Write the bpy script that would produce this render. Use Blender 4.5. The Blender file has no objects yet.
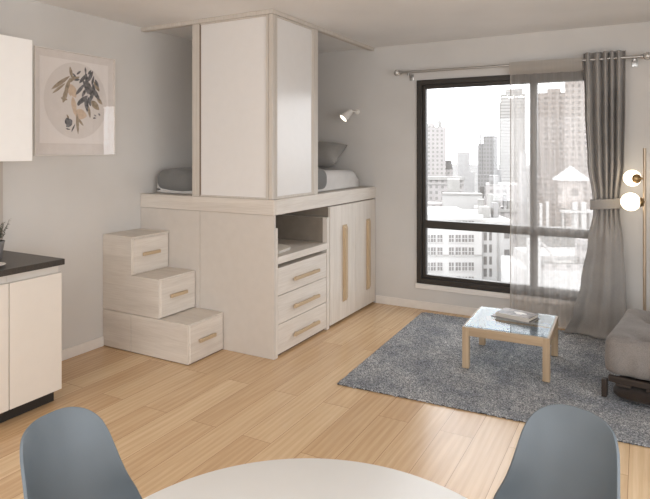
import bpy, bmesh, math, random
from mathutils import Vector, Matrix
random.seed(7)
PI = math.pi
scene = bpy.context.scene
col = scene.collection

# ------------------------------------------------------------------ helpers
def bx(bm, x0, x1, y0, y1, z0, z1, bev=0.0, seg=2):
    r = bmesh.ops.create_cube(bm, size=1.0)
    vs = r['verts']
    for v in vs:
        v.co = Vector(((x0 + x1) / 2 + v.co.x * (x1 - x0), (y0 + y1) / 2 + v.co.y * (y1 - y0), (z0 + z1) / 2 + v.co.z * (z1 - z0)))
    if bev > 0:
        es = list({e for v in vs for e in v.link_edges})
        bmesh.ops.bevel(bm, geom=es, offset=bev, segments=seg, affect='EDGES', profile=0.6)
    return bm

def B(*a, **k):
    return bx(bmesh.new(), *a, **k)

def tube(bm, pts, rad, n=12, caps=True):
    pts = [Vector(p) for p in pts]
    rings = []
    prev = None
    for i, p in enumerate(pts):
        d = (pts[min(i + 1, len(pts) - 1)] - pts[max(i - 1, 0)]).normalized()
        if prev is None:
            up = Vector((0, 0, 1)) if abs(d.z) < .9 else Vector((1, 0, 0))
            a = d.cross(up).normalized()
        else:
            a = (prev - d * prev.dot(d)).normalized()
        prev = a
        b = d.cross(a)
        r = rad[i] if isinstance(rad, (list, tuple)) else rad
        rings.append([bm.verts.new(p + a * math.cos(t * 2 * PI / n) * r + b * math.sin(t * 2 * PI / n) * r) for t in range(n)])
    for r0, r1 in zip(rings, rings[1:]):
        for k in range(n):
            bm.faces.new((r0[k], r0[(k + 1) % n], r1[(k + 1) % n], r1[k]))
    if caps:
        bm.faces.new(rings[0][::-1]); bm.faces.new(rings[-1])
    return bm

def lathe(bm, prof, loc=(0, 0, 0), n=32, axis=(0, 0, 1)):
    """prof: list of (radius, height) from bottom to top; radius 0 closes."""
    q = Vector((0, 0, 1)).rotation_difference(Vector(axis).normalized())
    L = Vector(loc)
    rings = []
    for r, h in prof:
        if r < 1e-6:
            rings.append([bm.verts.new(L + q @ Vector((0, 0, h)))])
        else:
            rings.append([bm.verts.new(L + q @ Vector((r * math.cos(t * 2 * PI / n), r * math.sin(t * 2 * PI / n), h))) for t in range(n)])
    for a, b in zip(rings, rings[1:]):
        for k in range(n):
            k2 = (k + 1) % n
            if len(a) == 1 and len(b) == 1: continue
            if len(a) == 1: bm.faces.new((a[0], b[k2], b[k]))
            elif len(b) == 1: bm.faces.new((a[k], a[k2], b[0]))
            else: bm.faces.new((a[k], a[k2], b[k2], b[k]))
    return bm

def ball(bm, c, r, sq=(1, 1, 1), n=24):
    prof = [(r * math.sin(PI * i / n), -r * math.cos(PI * i / n)) for i in range(n + 1)]
    prof[0] = (0, -r); prof[-1] = (0, r)
    s = len(bm.verts)
    lathe(bm, prof, (0, 0, 0), n * 2)
    bm.verts.ensure_lookup_table()
    for v in bm.verts[s:]:
        v.co = Vector((v.co.x * sq[0] + c[0], v.co.y * sq[1] + c[1], v.co.z * sq[2] + c[2]))
    return bm

def soft(bm, x0, x1, y0, y1, z0, z1, r, nx=24, ny=24, nz=6, fn=None):
    """rounded cushion: the six faces of a box as grids, rounded with radius r, then displaced by fn(p)->p"""
    cache = {}
    c = Vector(((x0 + x1) / 2, (y0 + y1) / 2, (z0 + z1) / 2)); h = Vector(((x1 - x0) / 2, (y1 - y0) / 2, (z1 - z0) / 2))
    n = (nx, ny, nz)
    def vert(i, j, k):
        key = (i, j, k)
        if key in cache: return cache[key]
        p = Vector((h.x * (2 * i / nx - 1), h.y * (2 * j / ny - 1), h.z * (2 * k / nz - 1)))
        q = Vector([max(-h[a] + min(r, h[a]), min(h[a] - min(r, h[a]), p[a])) for a in range(3)])
        d = p - q
        rr = [min(r, h[a]) for a in range(3)]
        if d.length > 1e-9:
            e = Vector([d[a] / rr[a] for a in range(3)])
            m = max(abs(x) for x in e)
            e = e.normalized() * m
            p = q + Vector([e[a] * rr[a] for a in range(3)])
        p = p + c
        if fn: p = fn(p)
        cache[key] = bm.verts.new(p)
        return cache[key]
    def quad(a, b, c_, d): bm.faces.new((vert(*a), vert(*b), vert(*c_), vert(*d)))
    for i in range(nx):
        for j in range(ny):
            quad((i, j, nz), (i + 1, j, nz), (i + 1, j + 1, nz), (i, j + 1, nz))
            quad((i, j + 1, 0), (i + 1, j + 1, 0), (i + 1, j, 0), (i, j, 0))
    for i in range(nx):
        for k in range(nz):
            quad((i, 0, k), (i + 1, 0, k), (i + 1, 0, k + 1), (i, 0, k + 1))
            quad((i, ny, k + 1), (i + 1, ny, k + 1), (i + 1, ny, k), (i, ny, k))
    for j in range(ny):
        for k in range(nz):
            quad((0, j, k + 1), (0, j + 1, k + 1), (0, j + 1, k), (0, j, k))
            quad((nx, j, k), (nx, j + 1, k), (nx, j + 1, k + 1), (nx, j, k + 1))
    return bm

def sheet(bm, nu, nv, fn):
    g = [[bm.verts.new(fn(i / nu, j / nv)) for j in range(nv + 1)] for i in range(nu + 1)]
    for i in range(nu):
        for j in range(nv):
            bm.faces.new((g[i][j], g[i + 1][j], g[i + 1][j + 1], g[i][j + 1]))
    return bm

def xform(bm, M):
    bm.transform(M); return bm

def obj(name, bm, mat, parent=None, smooth=False, local=False, kind=None, label=None):
    """link bm as ONE mesh object; parts are authored in world metres unless local"""
    if parent is not None and not local:
        r = parent
        off = Vector((0, 0, 0))
        while r is not None:
            off += r.location; r = r.parent
        bm.transform(Matrix.Translation(-off))
    bmesh.ops.recalc_face_normals(bm, faces=bm.faces)
    me = bpy.data.meshes.new(name)
    bm.to_mesh(me); bm.free()
    if smooth:
        for p in me.polygons: p.use_smooth = True
        try: me.set_sharp_from_angle(angle=math.radians(smooth if smooth is not True else 40))
        except Exception: pass
    if isinstance(mat, (list, tuple)):
        for m in mat: me.materials.append(m)
    else: me.materials.append(mat)
    o = bpy.data.objects.new(name, me)
    col.objects.link(o)
    if parent is not None: o.parent = parent
    if kind: o['kind'] = kind
    if label: o['label'] = label
    return o

def thing(name, label, cat, loc=(0, 0, 0), rotz=0.0, group=None):
    o = bpy.data.objects.new(name, None); col.objects.link(o)
    o.empty_display_size = .1
    o.location = loc; o.rotation_euler = (0, 0, rotz)
    o['label'] = label; o['category'] = cat
    if group: o['group'] = group
    return o

def single(name, bm, mat, label, cat, loc=(0, 0, 0), group=None, smooth=False):
    o = obj(name, bm.copy() if False else xform(bm, Matrix.Translation(-Vector(loc))), mat, smooth=smooth)
    o.location = loc
    o['label'] = label; o['category'] = cat
    if group: o['group'] = group
    return o

def struct(name, bm, mat, parent=None, smooth=False):
    o = obj(name, bm, mat, parent, smooth=smooth)
    if parent is None: o['kind'] = 'structure'
    return o

# ------------------------------------------------------------------ materials
def lin(c):
    return tuple(((x / 255) / 12.92 if x / 255 <= .04045 else ((x / 255 + .055) / 1.055) ** 2.4) for x in c)

def base_mat(name, rgb, rough=.5, metal=0.0, spec=.5, coat=0.0):
    m = bpy.data.materials.new(name); m.use_nodes = True
    n = m.node_tree.nodes; b = n['Principled BSDF']
    b.inputs['Base Color'].default_value = (*lin(rgb), 1)
    b.inputs['Roughness'].default_value = rough
    b.inputs['Metallic'].default_value = metal
    b.inputs['Specular IOR Level'].default_value = spec
    b.inputs['Coat Weight'].default_value = coat
    return m, m.node_tree, b

def coords(nt, scale=(1, 1, 1), rot=(0, 0, 0), kind='Object'):
    tc = nt.nodes.new('ShaderNodeTexCoord'); mp = nt.nodes.new('ShaderNodeMapping')
    mp.inputs['Scale'].default_value = scale; mp.inputs['Rotation'].default_value = rot
    nt.links.new(tc.outputs[kind], mp.inputs['Vector'])
    return mp.outputs['Vector']

def noise(nt, vec, scale=5, detail=4, rough=.5, dist=0.0):
    t = nt.nodes.new('ShaderNodeTexNoise')
    t.inputs['Scale'].default_value = scale; t.inputs['Detail'].default_value = detail
    t.inputs['Roughness'].default_value = rough; t.inputs['Distortion'].default_value = dist
    nt.links.new(vec, t.inputs['Vector'])
    return t.outputs['Fac']

def ramp(nt, fac, stops):
    r = nt.nodes.new('ShaderNodeValToRGB')
    e = r.color_ramp.elements
    while len(e) < len(stops): e.new(.5)
    for el, (p, c) in zip(e, stops):
        el.position = p; el.color = (*lin(c), 1)
    nt.links.new(fac, r.inputs['Fac'])
    return r.outputs['Color']

def bump(nt, b, height, strength=.2, dist=.01):
    bp = nt.nodes.new('ShaderNodeBump')
    bp.inputs['Strength'].default_value = strength; bp.inputs['Distance'].default_value = dist
    nt.links.new(height, bp.inputs['Height']); nt.links.new(bp.outputs['Normal'], b.inputs['Normal'])

def mix(nt, fac, a, bcol, mode='MIX'):
    m = nt.nodes.new('ShaderNodeMix'); m.data_type = 'RGBA'; m.blend_type = mode
    if isinstance(fac, (int, float)): m.inputs['Factor'].default_value = fac
    else: nt.links.new(fac, m.inputs['Factor'])
    for s, v in (('A', a), ('B', bcol)):
        i = [x for x in m.inputs if x.name == s and x.type == 'RGBA'][0]
        if isinstance(v, tuple): i.default_value = (*lin(v), 1)
        else: nt.links.new(v, i)
    return [x for x in m.outputs if x.type == 'RGBA'][0]

def plaster(name, rgb, rough=.85, var=5):
    m, nt, b = base_mat(name, rgb, rough, spec=.25)
    v = coords(nt)
    f = noise(nt, v, 1.3, 5)
    lo = tuple(max(0, c - var) for c in rgb); hi = tuple(min(255, c + var) for c in rgb)
    nt.links.new(ramp(nt, f, [(.3, lo), (.7, hi)]), b.inputs['Base Color'])
    bump(nt, b, noise(nt, v, 180, 3), .06, .002)
    return m

def wood(name, c_lo, c_hi, axis, rough=.5, scale=9.0, coat=0.0, contrast=(.32, .68)):
    m, nt, b = base_mat(name, c_hi, rough, spec=.4, coat=coat)
    s = [scale] * 3; s['xyz'.index(axis)] = scale * .09
    v = coords(nt, tuple(s))
    f = noise(nt, v, 1.0, 6, .62, .6)
    s2 = [scale * 9] * 3; s2['xyz'.index(axis)] = scale * .35
    f2 = noise(nt, coords(nt, tuple(s2)), 1.0, 3, .6)
    c = ramp(nt, f, [(contrast[0], c_lo), (contrast[1], c_hi)])
    c2 = ramp(nt, f2, [(.35, (238, 235, 231)), (.6, (255, 255, 255))])
    nt.links.new(mix(nt, .55, c, c2, 'MULTIPLY'), b.inputs['Base Color'])
    bump(nt, b, f2, .08, .002)
    return m

def fabric(name, lo, hi, scale=350, rough=.95, sheen=.15, big=4):
    m, nt, b = base_mat(name, hi, rough, spec=.15)
    b.inputs['Sheen Weight'].default_value = sheen
    v = coords(nt)
    f = noise(nt, v, scale, 2); g = noise(nt, v, big, 4)
    mx = nt.nodes.new('ShaderNodeMath'); mx.operation = 'ADD'
    nt.links.new(f, mx.inputs[0]); nt.links.new(g, mx.inputs[1])
    hf = nt.nodes.new('ShaderNodeMath'); hf.operation = 'MULTIPLY'; hf.inputs[1].default_value = .5
    nt.links.new(mx.outputs[0], hf.inputs[0])
    nt.links.new(ramp(nt, hf.outputs[0], [(.38, lo), (.62, hi)]), b.inputs['Base Color'])
    bump(nt, b, f, .15, .002)
    return m

def simple(name, rgb, rough=.5, metal=0.0, spec=.5, coat=0.0, var=3, nscale=14):
    m, nt, b = base_mat(name, rgb, rough, metal, spec, coat)
    f = noise(nt, coords(nt), nscale, 3)
    lo = tuple(max(0, c - var) for c in rgb); hi = tuple(min(255, c + var) for c in rgb)
    nt.links.new(ramp(nt, f, [(.3, lo), (.7, hi)]), b.inputs['Base Color'])
    return m

def pane(name, tint=(255, 255, 255), refl=.06, rough=.0):
    """clear pane: transmits straight through and mirrors a little, more at grazing angles"""
    m = bpy.data.materials.new(name); m.use_nodes = True
    nt = m.node_tree; nt.nodes.clear()
    out = nt.nodes.new('ShaderNodeOutputMaterial'); mx = nt.nodes.new('ShaderNodeMixShader')
    t = nt.nodes.new('ShaderNodeBsdfTransparent'); g = nt.nodes.new('ShaderNodeBsdfGlossy')
    t.inputs['Color'].default_value = (*lin(tint), 1); g.inputs['Roughness'].default_value = rough
    lw = nt.nodes.new('ShaderNodeLayerWeight'); lw.inputs['Blend'].default_value = .5
    pw = nt.nodes.new('ShaderNodeMath'); pw.operation = 'POWER'; pw.inputs[1].default_value = 5.0
    mr = nt.nodes.new('ShaderNodeMapRange'); mr.inputs['To Min'].default_value = refl * .7; mr.inputs['To Max'].default_value = .6
    nt.links.new(lw.outputs['Facing'], pw.inputs[0]); nt.links.new(pw.outputs[0], mr.inputs['Value']); nt.links.new(mr.outputs[0], mx.inputs['Fac'])
    nt.links.new(t.outputs[0], mx.inputs[1]); nt.links.new(g.outputs[0], mx.inputs[2])
    nt.links.new(mx.outputs[0], out.inputs['Surface'])
    return m

M = {}
M['wall'] = plaster('wall_paint', (206, 203, 199))
M['ceiling'] = plaster('ceiling_paint', (232, 231, 230))
M['trim'] = simple('trim_paint', (226, 221, 215), .45, spec=.4)
M['whitewood_x'] = wood('whitewashed_wood_along_x', (206, 198, 189), (222, 215, 206), 'x', scale=14)
M['whitewood_y'] = wood('whitewashed_wood_along_y', (212, 205, 197), (226, 220, 212), 'y', scale=14)
M['whitewood_z'] = wood('whitewashed_wood_upright', (212, 205, 197), (226, 220, 212), 'z', scale=14)
M['panel'] = simple('beige_laminate', (203, 196, 188), .55, spec=.35, var=2)
M['stile'] = wood('pale_beige_frame', (198, 190, 181), (206, 199, 190), 'z', contrast=(.2, .8))
M['taupe'] = simple('taupe_niche_shade', (136, 126, 114), .7, var=4)  # shade of the open niche, put into the board colour
M['seam'] = simple('shadow_gap_brown', (120, 105, 90), .7, var=2)
M['sliding'] = simple('satin_sliding_panel', (224, 221, 218), .22, spec=.5, var=1)
M['oak_handle'] = wood('oak_handle', (182, 160, 130), (204, 182, 152), 'y', .5, 14)
M['oak_handle_z'] = wood('oak_handle_upright', (182, 160, 130), (204, 182, 152), 'z', .5, 14)
M['oak_x'] = wood('oak_table_x', (158, 136, 110), (190, 168, 140), 'x', .45, 10)
M['oak_y'] = wood('oak_table_y', (158, 136, 110), (190, 168, 140), 'y', .45, 10)
M['oak_z'] = wood('oak_table_z', (158, 136, 110), (190, 168, 140), 'z', .45, 10)
M['frame_dark'] = simple('dark_bronze_aluminium', (54, 49, 44), .4, .3, var=2)
M['steel'] = simple('brushed_steel', (175, 172, 168), .3, .9, var=4)
M['upper_white'] = simple('white_lacquer', (246, 245, 243), .3, spec=.5, var=1)
M['kitchen_white'] = simple('warm_white_lacquer', (222, 215, 206), .3, spec=.5, var=1)
M['counter'] = simple('charcoal_worktop', (62, 57, 52), .38, spec=.5, var=8, nscale=90)
M['plinth'] = simple('black_plinth', (38, 35, 33), .5, var=2)
M['backsplash'] = simple('greige_glass_splashback', (190, 182, 174), .15, var=1)
M['drape'] = fabric('grey_drape_linen', (144, 141, 138), (166, 162, 158), 260)
M['band'] = fabric('grey_header_tape', (172, 166, 159), (190, 184, 177), 200)
M['bed_sheet'] = fabric('pale_grey_cotton', (196, 193, 190), (212, 209, 206), 300)
M['duvet'] = fabric('mid_grey_duvet', (112, 112, 111), (126, 126, 124), 300)
M['pillow'] = fabric('mid_grey_pillow', (140, 137, 133), (160, 157, 153), 300)
M['futon'] = fabric('taupe_grey_futon', (116, 111, 108), (144, 139, 135), 240)
M['dark_wood'] = wood('dark_stained_wood', (44, 36, 31), (66, 55, 47), 'x', .5, 12)
M['dark_cloth'] = fabric('dark_brown_cloth', (44, 36, 32), (56, 48, 42), 200)
M['shell'] = simple('blue_grey_plastic', (98, 107, 114), .42, spec=.45, var=1)
M['beech'] = wood('beech_leg', (198, 164, 122), (222, 190, 150), 'z', .45, 14)
M['wire'] = simple('black_wire', (30, 30, 30), .4, .6, var=1)
M['table_white'] = simple('white_table_laminate', (219, 219, 217), .4, spec=.4, var=1)
M['lamp_white'] = simple('white_lamp_enamel', (232, 228, 222), .35, var=1)
M['brass'] = simple('aged_brass', (160, 132, 92), .35, .85, var=6, nscale=60)
M['champagne'] = simple('champagne_metal', (186, 168, 146), .4, .7, var=3)
M['pot'] = simple('zinc_pot', (150, 148, 148), .45, .5, var=8)
M['soil'] = simple('dark_soil', (50, 40, 32), .95, var=10, nscale=120)
M['leaf'] = simple('grey_green_leaf', (84, 84, 68), .7, var=22, nscale=60)
M['porcelain'] = simple('white_porcelain', (228, 224, 218), .25, var=1)
M['paper'] = simple('print_paper', (243, 240, 236), .6, var=1)
M['tone_circle'] = simple('print_grey_wash', (230, 226, 221), .6, var=3)
M['ink_dark'] = simple('print_ink_slate', (92, 92, 94), .6, var=40, nscale=40)
M['ink_tan'] = simple('print_ink_tan', (160, 146, 124), .6, var=26, nscale=40)
M['ink_peach'] = simple('print_ink_peach', (214, 194, 170), .6, var=10, nscale=40)
M['clear_border'] = pane('clear_acrylic', (254, 253, 253), .05)
M['pages'] = simple('book_pages', (222, 214, 202), .8, var=6, nscale=200)
M['cover_pale'] = simple('pale_book_cover', (206, 200, 192), .5, var=4)
M['cover_grey'] = simple('grey_magazine_cover', (150, 148, 148), .4, var=6)
M['glass'] = pane('window_glass', (255, 255, 255), .05)
M['table_glass'] = pane('table_glass', (236, 244, 249), .03)
M['crystal'] = simple('cut_glass_finial', (200, 196, 190), .12, .55, var=10, nscale=80)

# floor: oak planks running along the room's depth
def floor_mat():
    m, nt, b = base_mat('oak_plank_floor', (214, 178, 132), .25, spec=.6)
    tc = nt.nodes.new('ShaderNodeTexCoord'); sep = nt.nodes.new('ShaderNodeSeparateXYZ'); cmb = nt.nodes.new('ShaderNodeCombineXYZ')
    nt.links.new(tc.outputs['Object'], sep.inputs[0])
    nt.links.new(sep.outputs['Y'], cmb.inputs['X']); nt.links.new(sep.outputs['X'], cmb.inputs['Y'])
    def brick(c1, c2, cm):
        t = nt.nodes.new('ShaderNodeTexBrick')
        t.inputs['Color1'].default_value = (*c1, 1); t.inputs['Color2'].default_value = (*c2, 1); t.inputs['Mortar'].default_value = (*cm, 1)
        t.inputs['Scale'].default_value = 1.0; t.inputs['Mortar Size'].default_value = .0016; t.inputs['Mortar Smooth'].default_value = .3
        t.inputs['Brick Width'].default_value = 1.55; t.inputs['Row Height'].default_value = .185
        t.offset = .37; t.offset_frequency = 2; t.squash = 1.0
        nt.links.new(cmb.outputs[0], t.inputs['Vector'])
        return t
    t = brick((0, 0, 0), (1, 1, 1), (.5, .5, .5))
    # per-plank shift of the grain
    sc = nt.nodes.new('ShaderNodeVectorMath'); sc.operation = 'SCALE'; sc.inputs['Scale'].default_value = 7.3
    nt.links.new(t.outputs['Color'], sc.inputs[0])
    ad = nt.nodes.new('ShaderNodeVectorMath'); ad.operation = 'ADD'
    nt.links.new(tc.outputs['Object'], ad.inputs[0]); nt.links.new(sc.outputs[0], ad.inputs[1])
    mp = nt.nodes.new('ShaderNodeMapping'); mp.inputs['Scale'].default_value = (11, .9, 1); nt.links.new(ad.outputs[0], mp.inputs['Vector'])
    g1 = noise(nt, mp.outputs[0], 1.0, 5, .6, 1.1)
    mp2 = nt.nodes.new('ShaderNodeMapping'); mp2.inputs['Scale'].default_value = (120, 3.5, 1); nt.links.new(ad.outputs[0], mp2.inputs['Vector'])
    g2 = noise(nt, mp2.outputs[0], 1.0, 3, .6)
    # cathedral rings
    wv = nt.nodes.new('ShaderNodeTexWave'); wv.wave_type = 'BANDS'; wv.bands_direction = 'X'
    mp3 = nt.nodes.new('ShaderNodeMapping'); mp3.inputs['Scale'].default_value = (5, .55, 1); nt.links.new(ad.outputs[0], mp3.inputs['Vector'])
    wv.inputs['Scale'].default_value = 1.6; wv.inputs['Distortion'].default_value = 7.0; wv.inputs['Detail'].default_value = 2.0; wv.inputs['Detail Scale'].default_value = .8
    nt.links.new(mp3.outputs[0], wv.inputs['Vector'])
    plank = ramp(nt, t.outputs['Color'], [(0, (210, 179, 141)), (1, (230, 204, 168))])
    c = mix(nt, .5, plank, ramp(nt, g1, [(.3, (214, 196, 172)), (.7, (255, 252, 248))]), 'MULTIPLY')
    c = mix(nt, .24, c, ramp(nt, wv.outputs['Fac'], [(.2, (216, 200, 178)), (.8, (255, 255, 255))]), 'MULTIPLY')
    c = mix(nt, .24, c, ramp(nt, g2, [(.3, (205, 190, 170)), (.65, (255, 255, 255))]), 'MULTIPLY')
    c = mix(nt, t.outputs['Fac'], c, (150, 112, 74))
    nt.links.new(c, b.inputs['Base Color'])
    bump(nt, b, g2, .05, .001)
    return m
M['floor'] = floor_mat()

def rug_mat():
    m, nt, b = base_mat('blue_grey_rug_pile', (120, 124, 130), 1.0, spec=.05)
    b.inputs['Sheen Weight'].default_value = .25
    v = coords(nt)
    f = noise(nt, v, 95, 4, .85); g = noise(nt, v, 2.8, 5, .65); h = noise(nt, v, 30, 3, .7)
    c1 = ramp(nt, f, [(.38, (86, 89, 95)), (.5, (166, 169, 173)), (.6, (250, 251, 252))])
    c2 = ramp(nt, g, [(.36, (162, 169, 179)), (.62, (255, 252, 248))])
    c3 = ramp(nt, h, [(.35, (170, 172, 176)), (.65, (255, 255, 255))])
    c = mix(nt, .8, c1, c2, 'MULTIPLY'); c = mix(nt, .5, c, c3, 'MULTIPLY')
    nt.links.new(c, b.inputs['Base Color'])
    bump(nt, b, f, .9, .012)
    return m
M['rug'] = rug_mat()

def sheer_mat(name, rgb, opacity, trans=.5):
    m = bpy.data.materials.new(name); m.use_nodes = True
    nt = m.node_tree; nt.nodes.clear()
    out = nt.nodes.new('ShaderNodeOutputMaterial'); mx = nt.nodes.new('ShaderNodeMixShader'); m2 = nt.nodes.new('ShaderNodeMixShader')
    t = nt.nodes.new('ShaderNodeBsdfTransparent'); d = nt.nodes.new('ShaderNodeBsdfDiffuse'); tl = nt.nodes.new('ShaderNodeBsdfTranslucent')
    for n in (d, tl): n.inputs['Color'].default_value = (*lin(rgb), 1)
    m2.inputs['Fac'].default_value = trans
    nt.links.new(d.outputs[0], m2.inputs[1]); nt.links.new(tl.outputs[0], m2.inputs[2])
    f = noise(nt, coords(nt, (160, 1, 1.2)), 1.0, 2)
    mr = nt.nodes.new('ShaderNodeMapRange'); mr.inputs['From Min'].default_value = .3; mr.inputs['From Max'].default_value = .7
    mr.inputs['To Min'].default_value = opacity - .03; mr.inputs['To Max'].default_value = opacity + .03
    nt.links.new(f, mr.inputs['Value']); nt.links.new(mr.outputs[0], mx.inputs['Fac'])
    nt.links.new(t.outputs[0], mx.inputs[1]); nt.links.new(m2.outputs[0], mx.inputs[2])
    nt.links.new(mx.outputs[0], out.inputs['Surface'])
    return m
M['sheer'] = sheer_mat('sheer_voile', (212, 207, 202), .42, .45)
M['sheer_band'] = sheer_mat('sheer_header', (186, 180, 173), .94, .3)

def glow(name, rgb, strength):
    m, nt, b = base_mat(name, (250, 244, 232), .4)
    b.inputs['Emission Color'].default_value = (*lin(rgb), 1)
    b.inputs['Emission Strength'].default_value = strength
    return m
M['globe'] = glow('lit_opal_globe', (255, 236, 206), 5.0)
M['bulb'] = glow('lit_lamp_mouth', (255, 246, 230), 3.0)

def cover_art():
    m, nt, b = base_mat('printed_book_cover', (120, 108, 98), .4)
    v = coords(nt)
    f = noise(nt, v, 13, 3, .55, .5)
    nt.links.new(ramp(nt, f, [(.34, (54, 47, 43)), (.5, (92, 80, 70)), (.6, (124, 110, 97)), (.7, (88, 76, 68))]), b.inputs['Base Color'])
    return m
M['cover_art'] = cover_art()

# ------------------------------------------------------------------ room shell
YB = 5.395; XR = 5.7; YR = -2.6; ZC = 2.607; T = .14
WX0, WX1, WZ0, WZ1 = 1.821, 3.55, .255, 2.242       # main window hole
floor = struct('floor', B(-T, XR + T, YR - T, YB + T, -.12, 0), M['floor'])
struct('ceiling', B(-T, XR + T, YR - T, YB + T, ZC, ZC + .12), M['ceiling'])
struct('wall_left', B(-T, 0, YR - T, YB + T, 0, ZC), M['wall'])
def wall_with_hole(name, axis, at0, at1, a0, a1, h0, h1, z0, z1):
    bm = bmesh.new()
    for (p, q, u, w) in ((a0, h0, 0, ZC), (h1, a1, 0, ZC), (h0, h1, 0, z0), (h0, h1, z1, ZC)):
        if axis == 'y': bx(bm, p, q, at0, at1, u, w)
        else: bx(bm, at0, at1, p, q, u, w)
    return struct(name, bm, M['wall'])
wall_with_hole('wall_back', 'y', YB, YB + T, 0, XR, WX0 + .03, WX1 - .03, WZ0 + .03, WZ1 - .03)
wall_with_hole('wall_right', 'x', XR, XR + T, YR, YB, -1.9, 2.9, .35, 2.35)
wall_with_hole('wall_rear', 'y', YR - T, YR, 0, XR, .7, 5.0, .35, 2.35)
BB = .078
def skirting(bm, x0, x1, y0, y1): return bx(bm, x0, x1, y0, y1, 0, BB, .003)
struct('baseboard_left', skirting(bmesh.new(), 0, .014, 2.33, 3.148), M['trim'])
struct('baseboard_back', skirting(bmesh.new(), 1.378, XR, YB - .014, YB), M['trim'])
struct('baseboard_right', skirting(bmesh.new(), XR - .014, XR, YR, YB), M['trim'])

# main window: bronze outer frame, inner sash frames, mullion, rail, two-light glass
MXW = 2.91; RZ = .835
bm = bmesh.new()
yo, yi = YB - .022, YB + .07
fw = .05
def ring(bm, x0, x1, z0, z1, w, y0, y1, bev=.003):
    bx(bm, x0, x0 + w, y0, y1, z0, z1, bev); bx(bm, x1 - w, x1, y0, y1, z0, z1, bev)
    bx(bm, x0 + w, x1 - w, y0, y1, z0, z0 + w, bev); bx(bm, x0 + w, x1 - w, y0, y1, z1 - w, z1, bev)
win = struct('window_1', ring(bm, WX0, WX1, WZ0, WZ1, fw, yo, yi) or bm, M['frame_dark'])
bm = bmesh.new(); ring(bm, WX0 + fw, WX1 - fw, WZ0 + fw, WZ1 - fw, .035, YB + .004, YB + .06); obj('inner_frame', bm, M['frame_dark'], win)
obj('mullion', B(MXW - .03, MXW + .03, YB - .012, YB + .06, WZ0 + fw, WZ1 - fw, .003), M['frame_dark'], win)
obj('rail', B(WX0 + fw + .03, MXW - .03, YB - .008, YB + .06, RZ - .038, RZ + .038, .003), M['frame_dark'], win)
obj('rail', B(MXW + .03, WX1 - fw - .03, YB - .008, YB + .06, RZ - .038, RZ + .038, .003), M['frame_dark'], win)
for (x0, x1) in ((WX0 + .08, MXW - .03), (MXW + .03, WX1 - .08)):
    for (z0, z1) in ((WZ0 + .08, RZ - .038), (RZ + .038, WZ1 - .08)):
        obj('pane', B(x0, x1, YB + .03, YB + .036, z0, z1), M['glass'], win)
struct('trim_1', B(WX0 - .01, WX1 + .01, YB - .03, YB + .02, WZ0 - .05, WZ0 - .001, .004), M['trim'])
# frames of two unseen windows, added to let in side and rear daylight
def side_window(name, axis, at, a0, a1, z0, z1, n):
    bm = bmesh.new(); w = .05
    def bar(p, q, u, v):
        if axis == 'x': bx(bm, at + .03, at + .09, p, q, u, v)
        else: bx(bm, p, q, at - .09, at - .03, u, v)
    bar(a0, a0 + w, z0, z1); bar(a1 - w, a1, z0, z1); bar(a0, a1, z0, z0 + w); bar(a0, a1, z1 - w, z1)
    for i in range(1, n):
        c = a0 + (a1 - a0) * i / n
        bar(c - .025, c + .025, z0, z1)
    return struct(name, bm, M['frame_dark'])
side_window('fill_window_right', 'x', XR, -1.9, 2.9, .35, 2.35, 3)
side_window('fill_window_rear', 'y', YR, .7, 5.0, .35, 2.35, 3)

# ------------------------------------------------------------------ loft bed: platform, sliding panels, tracks
XL, YL, ZT, ZL = 1.374, 3.538, 1.185, 1.071
loft = thing('loft_platform', 'whitewashed wooden loft bed platform with beige front panel in the corner', 'bed platform', (.7, 4.4, 0))
bm = bmesh.new(); bx(bm, .003, XL, YL, YL + .035, ZL, ZT, .003)
obj('front_ledge', bm, M['whitewood_x'], loft)
obj('side_ledge', B(XL - .035, XL, YL + .036, YB - .002, ZL, ZT, .003), M['whitewood_y'], loft)
obj('deck', B(.003, XL - .036, YL + .036, YB - .003, ZL + .05, ZT - .002), M['whitewood_y'], loft)
obj('front_panel', B(.905, XL, YL + .006, YL + .026, .001, ZL - .002, .002) if False else B(.003, .658, YL + .006, YL + .026, .001, ZL - .002, .0015), M['panel'], loft)
obj('front_panel', B(.661, XL - .001, YL + .006, YL + .026, .001, ZL - .002, .0015), M['panel'], loft)

# front sliding panel (plane Y ~3.56) and side sliding panel (plane X ~1.34)
ZP0, ZP1 = ZT + .001, 2.572
yf = YL + .012
p1 = thing('sliding_panel', 'wide beige sliding panel with slim frame facing the kitchen side', 'sliding panel', (.95, yf + .02, ZP0), group='loft sliding panels')
obj('stile', B(.572, .612, yf, yf + .035, ZP0, ZP1, .003), M['stile'], p1)
obj('stile', B(.645, .657, yf + .004, yf + .03, ZP0, ZP1, .002), M['seam'], p1)
obj('stile', B(.612, .645, yf + .003, yf + .032, ZP0, ZP1, .003), M['stile'], p1)
obj('infill', B(.657, 1.292, yf + .010, yf + .026, ZP0 + .012, ZP1 - .012), M['sliding'], p1)
obj('rail', B(.657, 1.292, yf + .002, yf + .033, ZP0, ZP0 + .012, .002), M['stile'], p1)
obj('rail', B(.657, 1.292, yf + .002, yf + .033, ZP1 - .012, ZP1, .002), M['stile'], p1)
obj('stile', B(1.292, 1.312, yf, yf + .035, ZP0, ZP1, .003), M['stile'], p1)
single('corner_post', B(1.316, 1.352, yf + .0, yf + .046, ZP0, ZP1, .004), M['stile'], 'slim beige corner post between the two sliding panels', 'post', (1.334, yf + .02, ZP0))
xs = 1.322
p2 = thing('sliding_panel', 'narrow glossy white sliding panel facing the window side', 'sliding panel', (xs + .01, 3.9, ZP0), group='loft sliding panels')
obj('stile', B(xs, xs + .028, 3.601, 3.622, ZP0, ZP1, .002), M['stile'], p2)
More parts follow.
